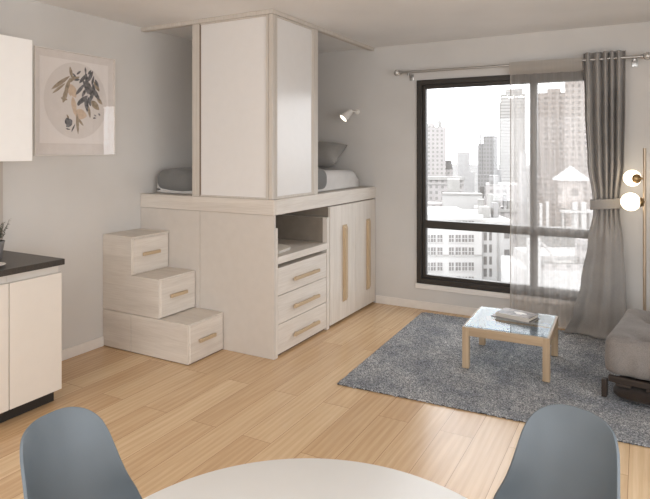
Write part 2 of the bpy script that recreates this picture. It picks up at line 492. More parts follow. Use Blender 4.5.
obj('infill', B(xs + .006, xs + .022, 3.622, 4.145, ZP0 + .02, ZP1 - .014), M['sliding'], p2)
obj('rail', B(xs, xs + .028, 3.622, 4.145, ZP0, ZP0 + .02, .002), M['stile'], p2)
obj('rail', B(xs, xs + .028, 3.622, 4.145, ZP1 - .014, ZP1, .002), M['stile'], p2)
obj('stile', B(xs, xs + .028, 4.145, 4.160, ZP0, ZP1, .002), M['stile'], p2)
obj('stile', B(xs - .002, xs + .032, 4.160, 4.235, ZP0, ZP1, .003), M['stile'], p2)
for nm, lab, bms in (('ceiling_track', 'pale ceiling track above the wide front sliding panel', ((.002, 1.318, yf - .004, yf + .012), (.002, 1.318, yf + .022, yf + .040))),
                     ('ceiling_track', 'pale ceiling track running from corner post to back wall', ((xs - .006, xs + .010, yf + .048, YB - .002), (xs + .020, xs + .036, yf + .048, YB - .002)))):
    b0 = bms[0]
    t = thing(nm, lab, 'track', ((b0[0] + b0[1]) / 2, (b0[2] + b0[3]) / 2, ZP1), group='loft ceiling tracks')
    for b in bms: obj('lip', B(*b, ZP1 + .001, ZC - .001, .002), M['stile'], t)
    x0, x1 = min(b[0] for b in bms), max(b[1] for b in bms); y0, y1 = min(b[2] for b in bms), max(b[3] for b in bms)
    obj('channel', B(x0 + .004, x1 - .004, y0 + .004, y1 - .004, ZP1 + .016, ZC - .001), M['seam'], t)
t = single('track_joint', B(1.318, 1.358, yf - .005, yf + .047, ZP1 + .001, ZC - .001, .003), M['stile'], 'small square corner joint where both ceiling tracks meet', 'track joint', (1.338, yf + .02, ZP1))

# drawer unit under the platform, open shelf on top
cab = thing('drawer_cabinet', 'whitewashed three-drawer cabinet with open shelf under the loft', 'cabinet', (1.1, 3.98, 0))
cx0, cx1, cy0, cy1 = .40, XL - .003, YL + .03, 4.405
bm = bmesh.new()
bx(bm, cx0, cx1, cy0, 3.596, .0, .972, .002)
obj('side_panel', bm, M['whitewood_z'], cab)
obj('side_panel', B(cx0, cx1, 4.362, cy1, 0, .972, .002), M['whitewood_z'], cab)
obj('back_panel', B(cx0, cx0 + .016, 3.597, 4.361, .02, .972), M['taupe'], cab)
obj('niche_shade_sheet', B(cx0 + .017, XL - .045, 4.356, 4.3615, .755, .970), M['taupe'], cab)  # added sheet, its dark colour stands for the shade inside the niche
obj('shelf', B(cx0 + .017, XL, 3.597, 4.361, .700, .754, .003), M['whitewood_y'], cab)
zz = [(.462, .668), (.246, .457), (.022, .241)]
for z0, z1 in zz:
    d = obj('drawer', B(cx0 + .1, XL - .006, 3.602, 4.356, z0, z1, .002), M['whitewood_y'], cab)
    zc = (z0 + z1) / 2 - .012
    bm = bmesh.new(); bx(bm, XL + .012, XL + .030, 3.80, 4.19, zc - .013, zc + .013, .004)
    bx(bm, XL - .006, XL + .014, 3.84, 3.86, zc - .008, zc + .008); bx(bm, XL - .006, XL + .014, 4.13, 4.15, zc - .008, zc + .008)
    obj('handle', bm, M['oak_handle'], d)
obj('plinth', B(cx0 + .1, XL - .03, 3.60, 4.36, .0, .021), M['seam'], cab)

# wardrobe
wd = thing('wardrobe', 'tall two-door whitewashed wardrobe with long oak pulls under the loft', 'wardrobe', (1.1, 4.9, 0))
obj('carcass', B(.40, XL - .024, 4.409, YB - .003, .018, ZL - .004), M['taupe'], wd)  # carcass coloured dark to carry the shade seen beside the niche
for y0, y1, h0 in ((4.416, 4.928, 4.655), (4.934, YB - .006, 5.165)):
    d = obj('door', B(XL - .022, XL, y0, y1, .022, ZL - .012, .002), M['whitewood_z'], wd)
    bm = bmesh.new()
    prof = [(.175, 0), (.205, .034), (.845, .034), (.875, 0)]
    ra = [bm.verts.new((XL + .0005 + x, h0, z)) for z, x in prof]; rb = [bm.verts.new((XL + .0005 + x * .35, h0 + .085, z)) for z, x in prof]
    bm.faces.new(ra); bm.faces.new(rb[::-1])
    for k in range(4): bm.faces.new((ra[k], rb[k], rb[(k + 1) % 4], ra[(k + 1) % 4]))
    obj('handle', bm, M['oak_handle_z'], d)
obj('plinth', B(.82, XL - .04, 4.42, YB - .004, 0, .018), M['seam'], wd)

# stair cabinet
st = thing('stair_cabinet', 'whitewashed stepped drawer staircase of three treads against the left wall', 'stair cabinet', (.45, 3.34, 0))
y0, y1 = 3.150, YL + .003
obj('lower_block', B(.002, .311, y0, y1, .006, .293, .002), M['whitewood_x'], st)
obj('seam_strip', B(.3105, .3155, y0 + .003, y1, .006, .290), M['seam'], st)
obj('lower_block', B(.315, .888, y0, y1, .006, .293, .002), M['whitewood_x'], st)
bm = bmesh.new(); bx(bm, .002, .605, y0, y1, .297, .590, .002); obj('middle_block', bm, M['whitewood_x'], st)
obj('upper_block', B(.002, .315, y0, y1, .590, .878, .002), M['whitewood_x'], st)
obj('tread', B(.002, .336, y0 - .002, y1, .878, .888, .002), M['whitewood_x'], st)
for x, z0, z1 in ((.904, .008, .292), (.620, .300, .589), (.330, .600, .874)):
    d = obj('drawer', B(x - .016, x, y0 + .012, y1 - .014, z0 + .006, z1 - .008, .002), M['whitewood_y'], st)
    obj('drawer_surround', B(x - .016, x - .010, y0, y1, z0, z1 + .002, .001), M['whitewood_z'], st)
    zc = (z0 + z1) / 2 + .005
    bm = bmesh.new(); bx(bm, x + .010, x + .026, 3.245, 3.425, zc - .013, zc + .013, .004)
    bx(bm, x, x + .012, 3.265, 3.28, zc - .008, zc + .008); bx(bm, x, x + .012, 3.39, 3.405, zc - .008, zc + .008)
    obj('handle', bm, M['oak_handle'], d)
obj('base', B(.01, .89, y0 + .006, y1, 0, .006), M['seam'], st)

# magazine and tray in the open niche
mg = thing('magazine', 'pale magazine lying open on the loft cabinet shelf', 'magazine', (1.15, 3.80, .7545))
obj('pages', xform(B(-.14, .14, -.11, .11, .0, .022, .003), Matrix.Rotation(.15, 4, 'Z')), M['cover_pale'], mg, local=True)
obj('cover', xform(sheet(bmesh.new(), 10, 2, lambda u, v: Vector((-.15 + .30 * u, -.12 + .25 * v, .024 + .012 * math.sin(PI * u)))), Matrix.Rotation(.15, 4, 'Z')), M['pages'], mg, local=True)

# bedding
def wob(p, a, s, seed=0.0):
    return a * (math.sin(p.x * s + seed) * math.cos(p.y * s * 1.3 + seed * 2) + .5 * math.sin((p.x + p.y) * s * 2.1 + seed))
mt = thing('mattress', 'pale grey sheeted mattress on the loft platform', 'mattress', (.66, 4.4, ZT))
def mat_fn(p):
    q = p.copy()
    if p.z < 1.30:
        k = min(1.0, (1.30 - p.z) / .04)
        for a, lo, hi in ((0, .07, 1.275), (1, 3.665, 5.20)):
            if p[a] > hi - .076: q[a] += (hi - p[a]) * k
            if p[a] < lo + .076: q[a] += (lo - p[a]) * k
    q.z += .006 * math.sin(p.x * 7) * math.cos(p.y * 8) * max(0, min(1, (p.z - 1.28) / .08))
    return q
obj('body', soft(bmesh.new(), .07, 1.275, 3.665, 5.20, ZT, 1.365, .075, 28, 30, 10, mat_fn), M['bed_sheet'], mt, smooth=180)
def duv(p):
    q = p.copy()
    t = max(0, min(1, (p.z - 1.19) / .2))
    q.z += wob(p, .008 * t, 9, 1.3) + .01 * t
    q.x += .008 * math.sin(p.y * 16) * (1 if p.x > 1.2 else 0) * (1 - t)
    q.y += .008 * math.sin(p.x * 14) * (1 if p.y < 3.7 else 0)
    if p.y > 4.4: q.y += .05 * math.sin(p.x * 6) - .10 * (p.x - .7)
    return q
bm = soft(bmesh.new(), .050, 1.300, 3.64, 4.56, 1.192, 1.388, .08, 30, 30, 8, duv)
bmesh.ops.delete(bm, geom=[f for f in bm.faces if all(v.co.z < 1.2 for v in f.verts) or all(v.co.y > 4.40 for v in f.verts) and all(v.co.z < 1.365 for v in f.verts) and all(.06 < v.co.x < 1.27 for v in f.verts)], context='FACES')
dv = single('duvet', bm, M['duvet'], 'grey duvet covering the foot end of the loft bed', 'duvet', (.66, 4.15, 1.192), smooth=180)
def pillow_bm(w, h, t, seed):
    bm = bmesh.new(); n = 22
    def f(s):
        def g(u, v):
            a, b = 2 * u - 1, 2 * v - 1
            th = t / 2 * max(0.0, (1 - a ** 4)) ** .5 * max(0.0, (1 - b ** 4)) ** .5
            k = 1 - .07 * (1 - a * a) * b * b - 0
            return Vector((a * w / 2 * (1 - .08 * (1 - b * b)), s * (th + .002) + .008 * math.sin(a * 5 + seed) * math.cos(b * 4 + seed) * (1 - a * a), b * h / 2 * (1 - .09 * (1 - a * a)) ))
        return g
    sheet(bm, n, n, f(-1)); sheet(bm, n, n, f(1))
    bmesh.ops.remove_doubles(bm, verts=bm.verts, dist=.0045)
    return bm
pw = thing('pillow', 'grey pillow leaning on the back wall at the head of the loft bed', 'pillow', (.72, 5.17, 1.394))
o = obj('cushion', xform(pillow_bm(.77, .34, .19, .4), Matrix.Translation((0, -.01, .118)) @ Matrix.Rotation(math.radians(-56), 4, 'X')), M['pillow'], pw, smooth=180, local=True)

# wall spot above the bed
sp = thing('wall_lamp', 'small white cone reading lamp on the back wall above the bed', 'wall lamp', (1.16, YB - .001, 1.96))
bm = bmesh.new(); lathe(bm, [(0, 0), (.026, 0), (.026, .016), (.018, .022), (0, .022)], (1.17, YB - .001, 1.955), 24, (0, -1, 0))
obj('wall_plate', bm, M['lamp_white'], sp, smooth=True)
obj('stem', tube(bmesh.new(), [(1.17, YB - .02, 1.955), (1.166, YB - .07, 1.957), (1.145, YB - .10, 1.956)], .008, 10), M['lamp_white'], sp, smooth=True)
ax = Vector((-.42, -.55, -.60)).normalized(); a0 = Vector((1.150, YB - .105, 1.962))
bm = bmesh.new(); lathe(bm, [(0, -.002), (.018, 0), (.027, .012), (.034, .05), (.048, .125), (.045, .125), (.03, .05), (.02, .02), (0, .02)], a0, 28, ax)
obj('shade', bm, M['lamp_white'], sp, smooth=True)
bm = bmesh.new(); lathe(bm, [(0, .112), (.040, .112), (.0415, .118), (0, .120)], a0, 24, ax)
obj('bulb', bm, M['bulb'], sp, smooth=True)

# ------------------------------------------------------------------ kitchen
KY = 2.322
c1 = thing('base_cabinet', 'narrow white base cabinet at the end of the kitchen run', 'cabinet', (.3, 2.15, 0))
obj('carcass', B(.004, .590, 1.988, KY - .002, .088, .849), M['kitchen_white'], c1)
obj('door', B(.600, .620, 1.989, KY, .082, .800, .0025), M['kitchen_white'], c1)
obj('plinth', B(.05, .560, 1.988, KY - .012, 0, .088), M['plinth'], c1)
c2 = thing('base_cabinet', 'wide white base cabinet nearer the camera than the end cabinet', 'cabinet', (.3, 1.5, 0))
obj('carcass', B(.004, .590, .80, 1.986, .088, .849), M['kitchen_white'], c2)
obj('door', B(.600, .620, 1.395, 1.983, .082, .800, .0025), M['kitchen_white'], c2)
obj('door', B(.600, .620, .80, 1.391, .082, .800, .0025), M['kitchen_white'], c2)
obj('plinth', B(.05, .560, .80, 1.986, 0, .088), M['plinth'], c2)
single('countertop', B(.003, .642, .80, KY + .006, .850, .886, .003), M['counter'], 'dark charcoal kitchen worktop over the white base cabinets', 'worktop', (.32, 1.6, .85))
uc = thing('upper_cabinet', 'white upper kitchen cabinet hung on the left wall', 'cabinet', (.17, 1.9, 1.486))
obj('carcass', B(.004, .329, 1.40, 2.306, 1.486, 2.255), M['upper_white'], uc)
obj('door', B(.331, .350, 1.40, 2.310, 1.486, 2.257, .0025), M['upper_white'], uc)
single('splashback', B(.002, .009, .80, 2.328, .887, 1.484), M['backsplash'], 'greige splashback panel on the wall between worktop and upper cabinet', 'splashback', (.005, 1.6, .887))
px, py = .27, 2.118
pl = thing('potted_herb', 'small zinc pot of dark green herb on the dark worktop', 'plant', (px, py, .8865))
bm = bmesh.new(); lathe(bm, [(0, 0), (.036, 0), (.050, .098), (.053, .100), (.053, .108), (.047, .108), (.044, .095), (0, .092)], (px, py, .8865), 28); obj('pot', bm, M['pot'], pl, smooth=True)
bm = bmesh.new(); lathe(bm, [(0, .092), (.045, .093), (0, .098)], (px, py, .8865), 20); obj('soil', bm, M['soil'], pl)
bm = bmesh.new(); rnd = random.Random(3)
for i in range(34):
    a = rnd.uniform(0, 2 * PI); r0 = rnd.uniform(0, .035); lean = rnd.uniform(.1, .55); h = rnd.uniform(.08, .165)
    p0 = Vector((px + r0 * math.cos(a), py + r0 * math.sin(a), .975)); d = Vector((math.cos(a) * lean, math.sin(a) * lean, 1)).normalized()
    tube(bm, [p0, p0 + d * h * .5, p0 + d * h], [.0018, .0016, .001], 5)
    k = int(h / .012)
    for j in range(k):
        q = p0 + d * (.02 + j * .012); b = rnd.uniform(0, 2 * PI)
        s = Vector((math.cos(b), math.sin(b), .55)).normalized(); w = d.cross(s).normalized() * .0042
        L = rnd.uniform(.014, .022)
        v = [bm.verts.new(q), bm.verts.new(q + s * L * .5 + w), bm.verts.new(q + s * L), bm.verts.new(q + s * L * .5 - w + d * .001)]
        bm.faces.new(v)
obj('foliage', bm, M['leaf'], pl)
bm = bmesh.new(); lathe(bm, [(0, 0), (.05, 0), (.085, .010), (.088, .013), (.084, .014), (.05, .005), (0, .005)], (.49, 1.945, .8865), 36)
single('saucer', bm, M['porcelain'], 'small white saucer near the worktop edge below the herb pot', 'saucer', (.49, 1.945, .8865), smooth=True)

# ------------------------------------------------------------------ framed print on the left wall
pf = thing('framed_print', 'botanical print in clear frame on the left wall', 'picture', (.012, 2.91, 1.52))
FY0, FY1, FZ0, FZ1 = 2.553, 3.256, 1.516, 2.292
obj('backing', B(.002, .008, FY0 + .005, FY1 - .005, FZ0 + .005, FZ1 - .005), M['tone_circle'], pf)
bm = bmesh.new()
def ringx(bm, x0, x1, y0, y1, z0, z1, w):
    bx(bm, x0, x1, y0, y0 + w, z0, z1, .002); bx(bm, x0, x1, y1 - w, y1, z0, z1, .002)
    bx(bm, x0, x1, y0 + w, y1 - w, z0, z0 + w, .002); bx(bm, x0, x1, y0 + w, y1 - w, z1 - w, z1, .002)
ringx(bm, .002, .024, FY0, FY1, FZ0, FZ1, .007)
obj('frame', bm, M['trim'], pf)
pr = obj('print', B(.009, .011, 2.594, 3.192, 1.606, 2.230), M['paper'], pf)
def art(u, v):      # crop pixel of the print -> (y, z) on the sheet, measured once
    U = 35 + u / 6.24; V = 60 + v / 6.24
    cs, sn = math.cos(.5038), math.sin(.5038); a = (U - 325) / 572; b = -(V - 150.9) / 572
    r = (a * cs - sn, a * sn + cs, b); t = -3.756 / r[0]
    return t * r[1], 1.55 + t * r[2]
bm = bmesh.new()
cy, cz = art(262, 256)
vs = [bm.verts.new((.0115, cy + .276 * math.cos(t * 2 * PI / 64), cz + .288 * math.sin(t * 2 * PI / 64))) for t in range(64)]
bm.faces.new(vs); obj('wash_circle', bm, M['tone_circle'], pr)
def leaves(name, mat, rows, xx):
    bm = bmesh.new()
    for (u, v, L, W, ang) in rows:
        y, z = art(u, v); L *= .00165; W *= .00175; a = math.radians(-ang)
        n = 10; vv = []
        for k in range(n + 1):
            t = k / n; w = W / 2 * math.sin(PI * t) ** .75 * (1 - .25 * t)
            vv.append((L * (t - .5), w))
        for k in range(n - 1, 0, -1):
            t = k / n; w = W / 2 * math.sin(PI * t) ** .75 * (1 - .25 * t)
            vv.append((L * (t - .5), -w))
        bm.faces.new([bm.verts.new((xx, y + p * math.cos(a) - q * math.sin(a), z + p * math.sin(a) + q * math.cos(a))) for p, q in vv])
        xx += .00003
    obj(name, bm, mat, pr)
leaves('peach_ink', M['ink_peach'], [(235, 195, 70, 44, 60), (243, 285, 80, 28, 80), (256, 328, 46, 26, 45), (285, 340, 70, 52, 10), (212, 190, 60, 20, 70)], .0120)
leaves('tan_ink', M['ink_tan'], [(162, 142, 118, 20, -36), (150, 178, 84, 13, -38), (190, 215, 86, 24, -72), (204, 160, 84, 20, -68), (225, 82, 56, 17, 78), (236, 118, 46, 15, -55), (182, 244, 36, 15, 10),
        (375, 285, 62, 34, 42), (338, 325, 60, 16, 80), (402, 258, 46, 20, 45), (265, 398, 100, 17, 86), (284, 388, 48, 13, 48), (205, 355, 24, 9, 60), (258, 118, 40, 16, -30), (384, 168, 56, 24, 55)], .0126)
leaves('slate_ink', M['ink_dark'], [(330, 150, 40, 16, 30), (360, 130, 46, 14, -75), (306, 205, 52, 16, -60), (338, 262, 48, 18, 70), (366, 180, 50, 18, 75), (308, 150, 40, 14, 60), (280, 268, 40, 12, -55), (392, 232, 40, 14, 65), (340, 80, 30, 12, -50), (345, 104, 60, 20, -62), (322, 128, 70, 20, 78), (300, 118, 66, 18, -48), (282, 184, 76, 18, -48), (320, 176, 64, 24, 72), (346, 188, 60, 26, 60), (378, 215, 62, 26, 55),
        (385, 150, 44, 16, 60), (295, 252, 76, 24, -38), (320, 280, 72, 24, 82), (352, 205, 46, 30, 10), (272, 82, 30, 11, -40), (314, 70, 34, 11, 84), (262, 126, 30, 12, -10), (350, 235, 60, 20, -60),
        (370, 364, 18, 9, 0), (400, 342, 16, 9, 50), (374, 348, 14, 7, 30), (205, 388, 40, 34, 70), (222, 384, 26, 18, 60), (212, 408, 36, 16, -20), (238, 424, 44, 8, -62), (205, 432, 24, 7, 10), (245, 98, 26, 9, 40)], .0136)
obj('glazing', B(.0205, .0225, FY0 + .0075, FY1 - .0075, FZ0 + .0075, FZ1 - .0075), M['clear_border'], pf)

# ------------------------------------------------------------------ curtains
YC = YB - .10
rod = thing('curtain_rod', 'slim steel curtain rod with ball finials above the window', 'curtain rod', (2.7, YC, 2.32))
RX0, RX1 = 1.69, 3.755
def rz(x): return 2.319 - (x - RX0) * .003
obj('pole', tube(bmesh.new(), [(RX0, YC, rz(RX0)), (RX1, YC, rz(RX1))], .0115, 16), M['steel'], rod, smooth=True)
for x, s in ((RX0, -1), (RX1, 1)):
    bm = ball(bmesh.new(), (x + s * .042, YC, rz(x)), .033, n=16); f = obj('finial', bm, M['crystal'], rod, smooth=True)
    bm = bmesh.new(); lathe(bm, [(0, -.006), (.018, -.006), (.020, 0), (.018, .006), (0, .006)], (x + s * .004, YC, rz(x)), 20, (1, 0, 0)); obj('collar', bm, M['steel'], f, smooth=True)
for x in (1.765, 3.705):
    bm = bmesh.new(); bx(bm, x - .022, x + .022, YB - .008, YB - .001, 2.245, 2.305, .003); bx(bm, x - .010, x + .010, YC - .012, YB - .006, 2.283, 2.300, .003)
    tube(bm, [(x, YC, 2.292), (x, YC, 2.308)], .014, 12)
    obj('bracket', bm, M['steel'], rod, smooth=True)

sh = thing('sheer_curtain', 'translucent pale sheer curtain over the middle of the window', 'curtain', (3.0, YC, 0))
SX0, SX1 = 2.722, 3.42
def sheer_fn(u, v):
    z0_ = max(0.0, min(1.0, (v - .25) / .3)); x = SX0 + (3.318 + (SX1 - 3.318) * z0_ - SX0) * u
    z = 2.234 + (.03 - 2.234) * v
    A = .004 + .007 * min(1, v * 3)
    return Vector((x + .004 * math.sin(u * 40), YC + .045 + A * math.sin(u * 2 * PI * 8.0 + .5 * math.sin(u * 9)) + .003 * math.sin(u * 31 + v * 2), z))
obj('voile', sheet(bmesh.new(), 200, 30, sheer_fn), M['sheer'], sh, smooth=180)
def band_fn(u, v):
    x = SX0 + (3.318 - SX0) * u
    return Vector((x, YC - .022 + .067 * v ** 4 + .002 * math.sin(u * 30), 2.338 - .003 * u - .105 * v))
obj('header_band', sheet(bmesh.new(), 80, 6, band_fn), M['sheer_band'], sh, smooth=180)
obj('hem_edge', tube(bmesh.new(), [(SX0, YC + .045, 2.234), (SX0, YC + .045, 1.0), (SX0, YC + .045, .03)], .0035, 8), M['band'], sh)

dr = thing('drape', 'heavy grey linen drape tied back at the right of the window', 'curtain', (3.48, YC, 0))
def lerp_tab(tab, z):
    for (z0, a), (z1, b) in zip(tab, tab[1:]):
        if z0 >= z >= z1:
            t = (z0 - z) / (z0 - z1) if z0 != z1 else 0
            t = t * t * (3 - 2 * t)
            return a + (b - a) * t
    return tab[-1][1]
LX = [(2.372, 3.323), (1.9, 3.335), (1.45, 3.355), (1.15, 3.395), (1.05, 3.400), (.8, 3.362), (.45, 3.31), (.2, 3.255), (.02, 3.19)]
RX = [(2.372, 3.642), (1.9, 3.640), (1.45, 3.632), (1.15, 3.600), (1.05, 3.600), (.8, 3.625), (.45, 3.645), (.02, 3.66)]
YA = [(2.372, .034), (1.9, .042), (1.4, .034), (1.15, .018), (1.05, .018), (.7, .030), (.02, .045)]
YO = [(2.372, 0), (1.15, -.01), (1.05, -.015), (.5, -.035), (.02, -.065)]
def drape_fn(u, v):
    z = 2.372 + (.021 - 2.372) * v
    l, r = lerp_tab(LX, z), lerp_tab(RX, z)
    x = l + (r - l) * u
    ph = u * 2 * PI * 5.5 + .9 * math.sin(u * 8 + 1)
    lo = max(0, min(1, (1.12 - z) / .35)); lo = lo * lo * (3 - 2 * lo)
    A = lerp_tab(YA, z)
    w = math.sin(ph + .3 * math.sin(z * 2)) * (1 - .93 * lo) + lo * .93 * math.sin(u * 2 * PI * 1.45 - .6)
    y = YC + lerp_tab(YO, z) + A * w
    if z < .07:
        f = (.07 - z) / .07
        y -= .05 * f * f * (1 + .4 * math.sin(u * 9)); x -= .03 * f * f * (1 - u)
    return Vector((x, y, z))
cl = obj('cloth', sheet(bmesh.new(), 220, 120, drape_fn), M['drape'], dr, smooth=180)
sm = cl.modifiers.new('thick', 'SOLIDIFY'); sm.thickness = .003
def tie_fn(u, v):
    a = u * 2 * PI
    return Vector((3.499 + .122 * math.cos(a), YC - .014 + .052 * math.sin(a), 1.155 - .085 * v + .012 * math.cos(a) + .006 * math.sin(v * PI)))
tb = obj('tieback', sheet(bmesh.new(), 64, 6, tie_fn), M['drape'], dr, smooth=180)
sm = tb.modifiers.new('thick', 'SOLIDIFY'); sm.thickness = .004
obj('tie_hook', tube(bmesh.new(), [(3.625, YC - .01, 1.13), (3.66, YC + .04, 1.135), (3.665, YB - .001, 1.135)], .006, 8), M['steel'], tb, smooth=True)

# ------------------------------------------------------------------ floor lamp with two globes
lx, ly = 3.776, 5.13
fl = thing('floor_lamp', 'slim champagne floor lamp with two lit globes beside the drape', 'floor lamp', (lx, ly, 0))
bm = bmesh.new(); lathe(bm, [(0, 0), (.13, 0), (.13, .014), (.125, .018), (0, .018)], (lx, ly, .001), 40); obj('base', bm, M['champagne'], fl, smooth=True)
obj('pole', tube(bmesh.new(), [(lx, ly, .015), (lx, ly, 1.572)], .012, 14), M['champagne'], fl, smooth=True)
for gx, gy, gz, r, cupd in ((3.690, 5.20, 1.333, .065, Vector((.50, -.82, -.02))), (3.680, 5.10, 1.151, .071, Vector((1, .1, 0)))):
    g = obj('globe', ball(bmesh.new(), (gx, gy, gz), r), M['globe'], fl, smooth=180)
    cd = cupd.normalized(); cp = Vector((gx, gy, gz)) + cd * (r - .012)
    bm = bmesh.new(); lathe(bm, [(0, 0), (.036, .0), (.037, .012), (.028, .026), (.010, .032), (0, .032)], cp, 28, cd); obj('cup', bm, M['brass'], g, smooth=True)
    e = cp + cd * .03
    obj('arm', tube(bmesh.new(), [e, (e.x * .4 + lx * .6, e.y * .4 + ly * .6, gz), (lx, ly, gz)], .007, 10), M['brass'], g, smooth=True)

# ------------------------------------------------------------------ rug
RA = .037
rg_o = Vector((1.985, 3.372, 0))
def rug_fn(u, v):
    x, y = 3.3 * u, 1.885 * v
    e = min(u * 3.3, (1 - u) * 3.3, y, 1.885 - y)
    h = .013 * min(1, (e + .004) / .012)
    return Vector((x + .003 * rr.uniform(-1, 1), y + .003 * rr.uniform(-1, 1), h + rr.uniform(-.004, .004)))
rr = random.Random(11)
rug = thing('rug', 'large blue-grey shaggy rug on the oak floor under the coffee table', 'rug', rg_o, RA)
obj('pile', sheet(bmesh.new(), 330, 190, rug_fn), M['rug'], rug, smooth=180, local=True)
obj('backing', B(.004, 3.296, .004, 1.881, .001, .007), M['dark_cloth'], rug, local=True)
RUGZ = .018

# ------------------------------------------------------------------ coffee table
ctx0, ctx1, cty0, cty1, ctz = 2.636, 3.216, 4.030, 4.618, .309
ct = thing('coffee_table', 'small oak coffee table with glass top on the rug', 'coffee table', ((ctx0 + ctx1) / 2, (cty0 + cty1) / 2, RUGZ), .03)
lw = .046
for x in (ctx0, ctx1 - lw):
    for y in (cty0, cty1 - lw):
        obj('leg', B(x, x + lw, y, y + lw, RUGZ + .001, ctz - .001, .002), M['oak_z'], ct)
aw = .026
obj('apron', B(ctx0 + lw, ctx1 - lw, cty0, cty0 + aw, ctz - .060, ctz, .002), M['oak_x'], ct)
obj('apron', B(ctx0 + lw, ctx1 - lw, cty1 - aw, cty1, ctz - .060, ctz, .002), M['oak_x'], ct)
obj('apron', B(ctx0, ctx0 + aw, cty0 + lw, cty1 - lw, ctz - .060, ctz, .002), M['oak_y'], ct)
obj('apron', B(ctx1 - aw, ctx1, cty0 + lw, cty1 - lw, ctz - .060, ctz, .002), M['oak_y'], ct)
obj('glass_top', B(ctx0 + .014, ctx1 - .014, cty0 + .014, cty1 - .014, ctz + .0005, ctz + .0075, .001), M['table_glass'], ct)
GZ = ctz + .008
bk = thing('magazine', 'thin grey magazine under the book on the coffee table', 'magazine', (2.935, 4.408, GZ), -.22)
obj('pages', B(-.148, .150, -.088, .082, .0, .006, .001), M['cover_grey'], bk, local=True)
b2 = thing('book', 'pale hardback with brown and white cover on the coffee table', 'book', (2.948, 4.41, GZ + .0065), -.26)
obj('pages', B(-.124, .124, -.078, .080, .0035, .0235, .001), M['pages'], b2, local=True)
cv = obj('cover', B(-.128, .128, -.083, .083, .024, .0275, .001), M['cover_art'], b2, local=True)
bm = bmesh.new(); bm.faces.new([bm.verts.new((.020 + (.042 + .012 * math.sin(3 * t * PI / 20)) * math.cos(t * PI / 20), .004 + .030 * math.sin(t * PI / 20), .0277)) for t in range(40)])
obj('cover_picture', bm, M['paper'], cv, local=True)
obj('back_cover', B(-.128, .128, -.083, .083, 0, .003, .001), M['dark_cloth'], b2, local=True)
obj('spine', B(-.128, .128, -.087, -.0835, 0, .0275, .001), M['cover_pale'], b2, local=True)

# ------------------------------------------------------------------ futon at the right edge
FA = -.13
fo = thing('futon', 'low futon with tufted taupe-grey mattress on a dark frame', 'futon', (3.555, 3.965, RUGZ), FA)
tufts = [(.22 + .30 * i + (.15 if j % 2 else 0), .13 + .22 * j) for i in range(5) for j in range(4)]
def fut(p):
    q = p.copy()
    t = max(0.0, min(1.0, (p.z - .24) / .10))
    d = 0
    for a, b in tufts:
        r2 = (p.x - a) ** 2 + (p.y - b) ** 2
        d += .050 * math.exp(-r2 / (2 * .05 ** 2))
        # crease radiating from each tuft
        d += .026 * math.exp(-abs(p.y - b + .12 * math.sin(p.x * 7 + b * 9)) / .016) * math.exp(-((p.x - a) / .12) ** 2)
    q.z += (-d + .012 * math.sin(p.x * 5 + 1) * math.cos(p.y * 6) - .03 * max(0, (.5 - p.y)) ) * t
    s = 1 - abs(2 * (p.z - .15) / .26 - 1)
    if p.x < .06: q.x -= .006 * math.sin(PI * max(0, min(1, (p.z - .13) / .26)))
    if p.y < .06:
        q.y -= .015 * math.sin(PI * max(0, min(1, (p.z - .13) / .26)))
        q.y += .005 * math.sin(p.x * 60) * (1 - t)
    return q
obj('mattress', soft(bmesh.new(), .0, 1.55, .0, .80, .147, .393, .048, 90, 56, 14, fut), M['futon'], fo, smooth=180, local=True)
obj('front_rail', B(.02, 1.53, -.005, .022, .107, .145, .004), M['dark_wood'], fo, local=True)
obj('rear_rail', B(.02, 1.53, .75, .776, .107, .145, .004), M['dark_wood'], fo, local=True)
for i in range(9):
    x = .06 + i * .165
    obj('slat', B(x, x + .085, -.002, .77, .088, .105, .003), M['dark_wood'], fo, local=True)
for x in (-.02, 1.53):
    for y in (.0, .72):
        obj('leg', B(x, x + .030, y, y + .045, .0015, .112, .004), M['dark_wood'], fo, local=True)
bm = soft(bmesh.new(), .035, 1.46, -.035, .70, .002, .086, .10, 40, 24, 8)
obj('storage_base', bm, M['dark_cloth'], fo, smooth=180, local=True)

# ------------------------------------------------------------------ dining table and shell chairs
TX, TY, TR, TZ = 3.222, .874, .4966, .74
dt = thing('dining_table', 'round white dining table in the foreground', 'table', (TX, TY, 0))
bm = bmesh.new(); lathe(bm, [(0, TZ - .026), (TR - .012, TZ - .026), (TR - .003, TZ - .018), (TR, TZ - .008), (TR - .002, TZ - .002), (TR - .006, TZ), (0, TZ)], (TX, TY, 0), 128)
obj('tabletop', bm, M['table_white'], dt, smooth=30)
bm = bmesh.new(); lathe(bm, [(0, .0), (.24, .0), (.24, .012), (.05, .03), (.035, .06), (.032, .66), (.06, .70), (.13, .713), (0, .713)], (TX, TY, .001), 48)
obj('pedestal', bm, M['table_white'], dt, smooth=True)

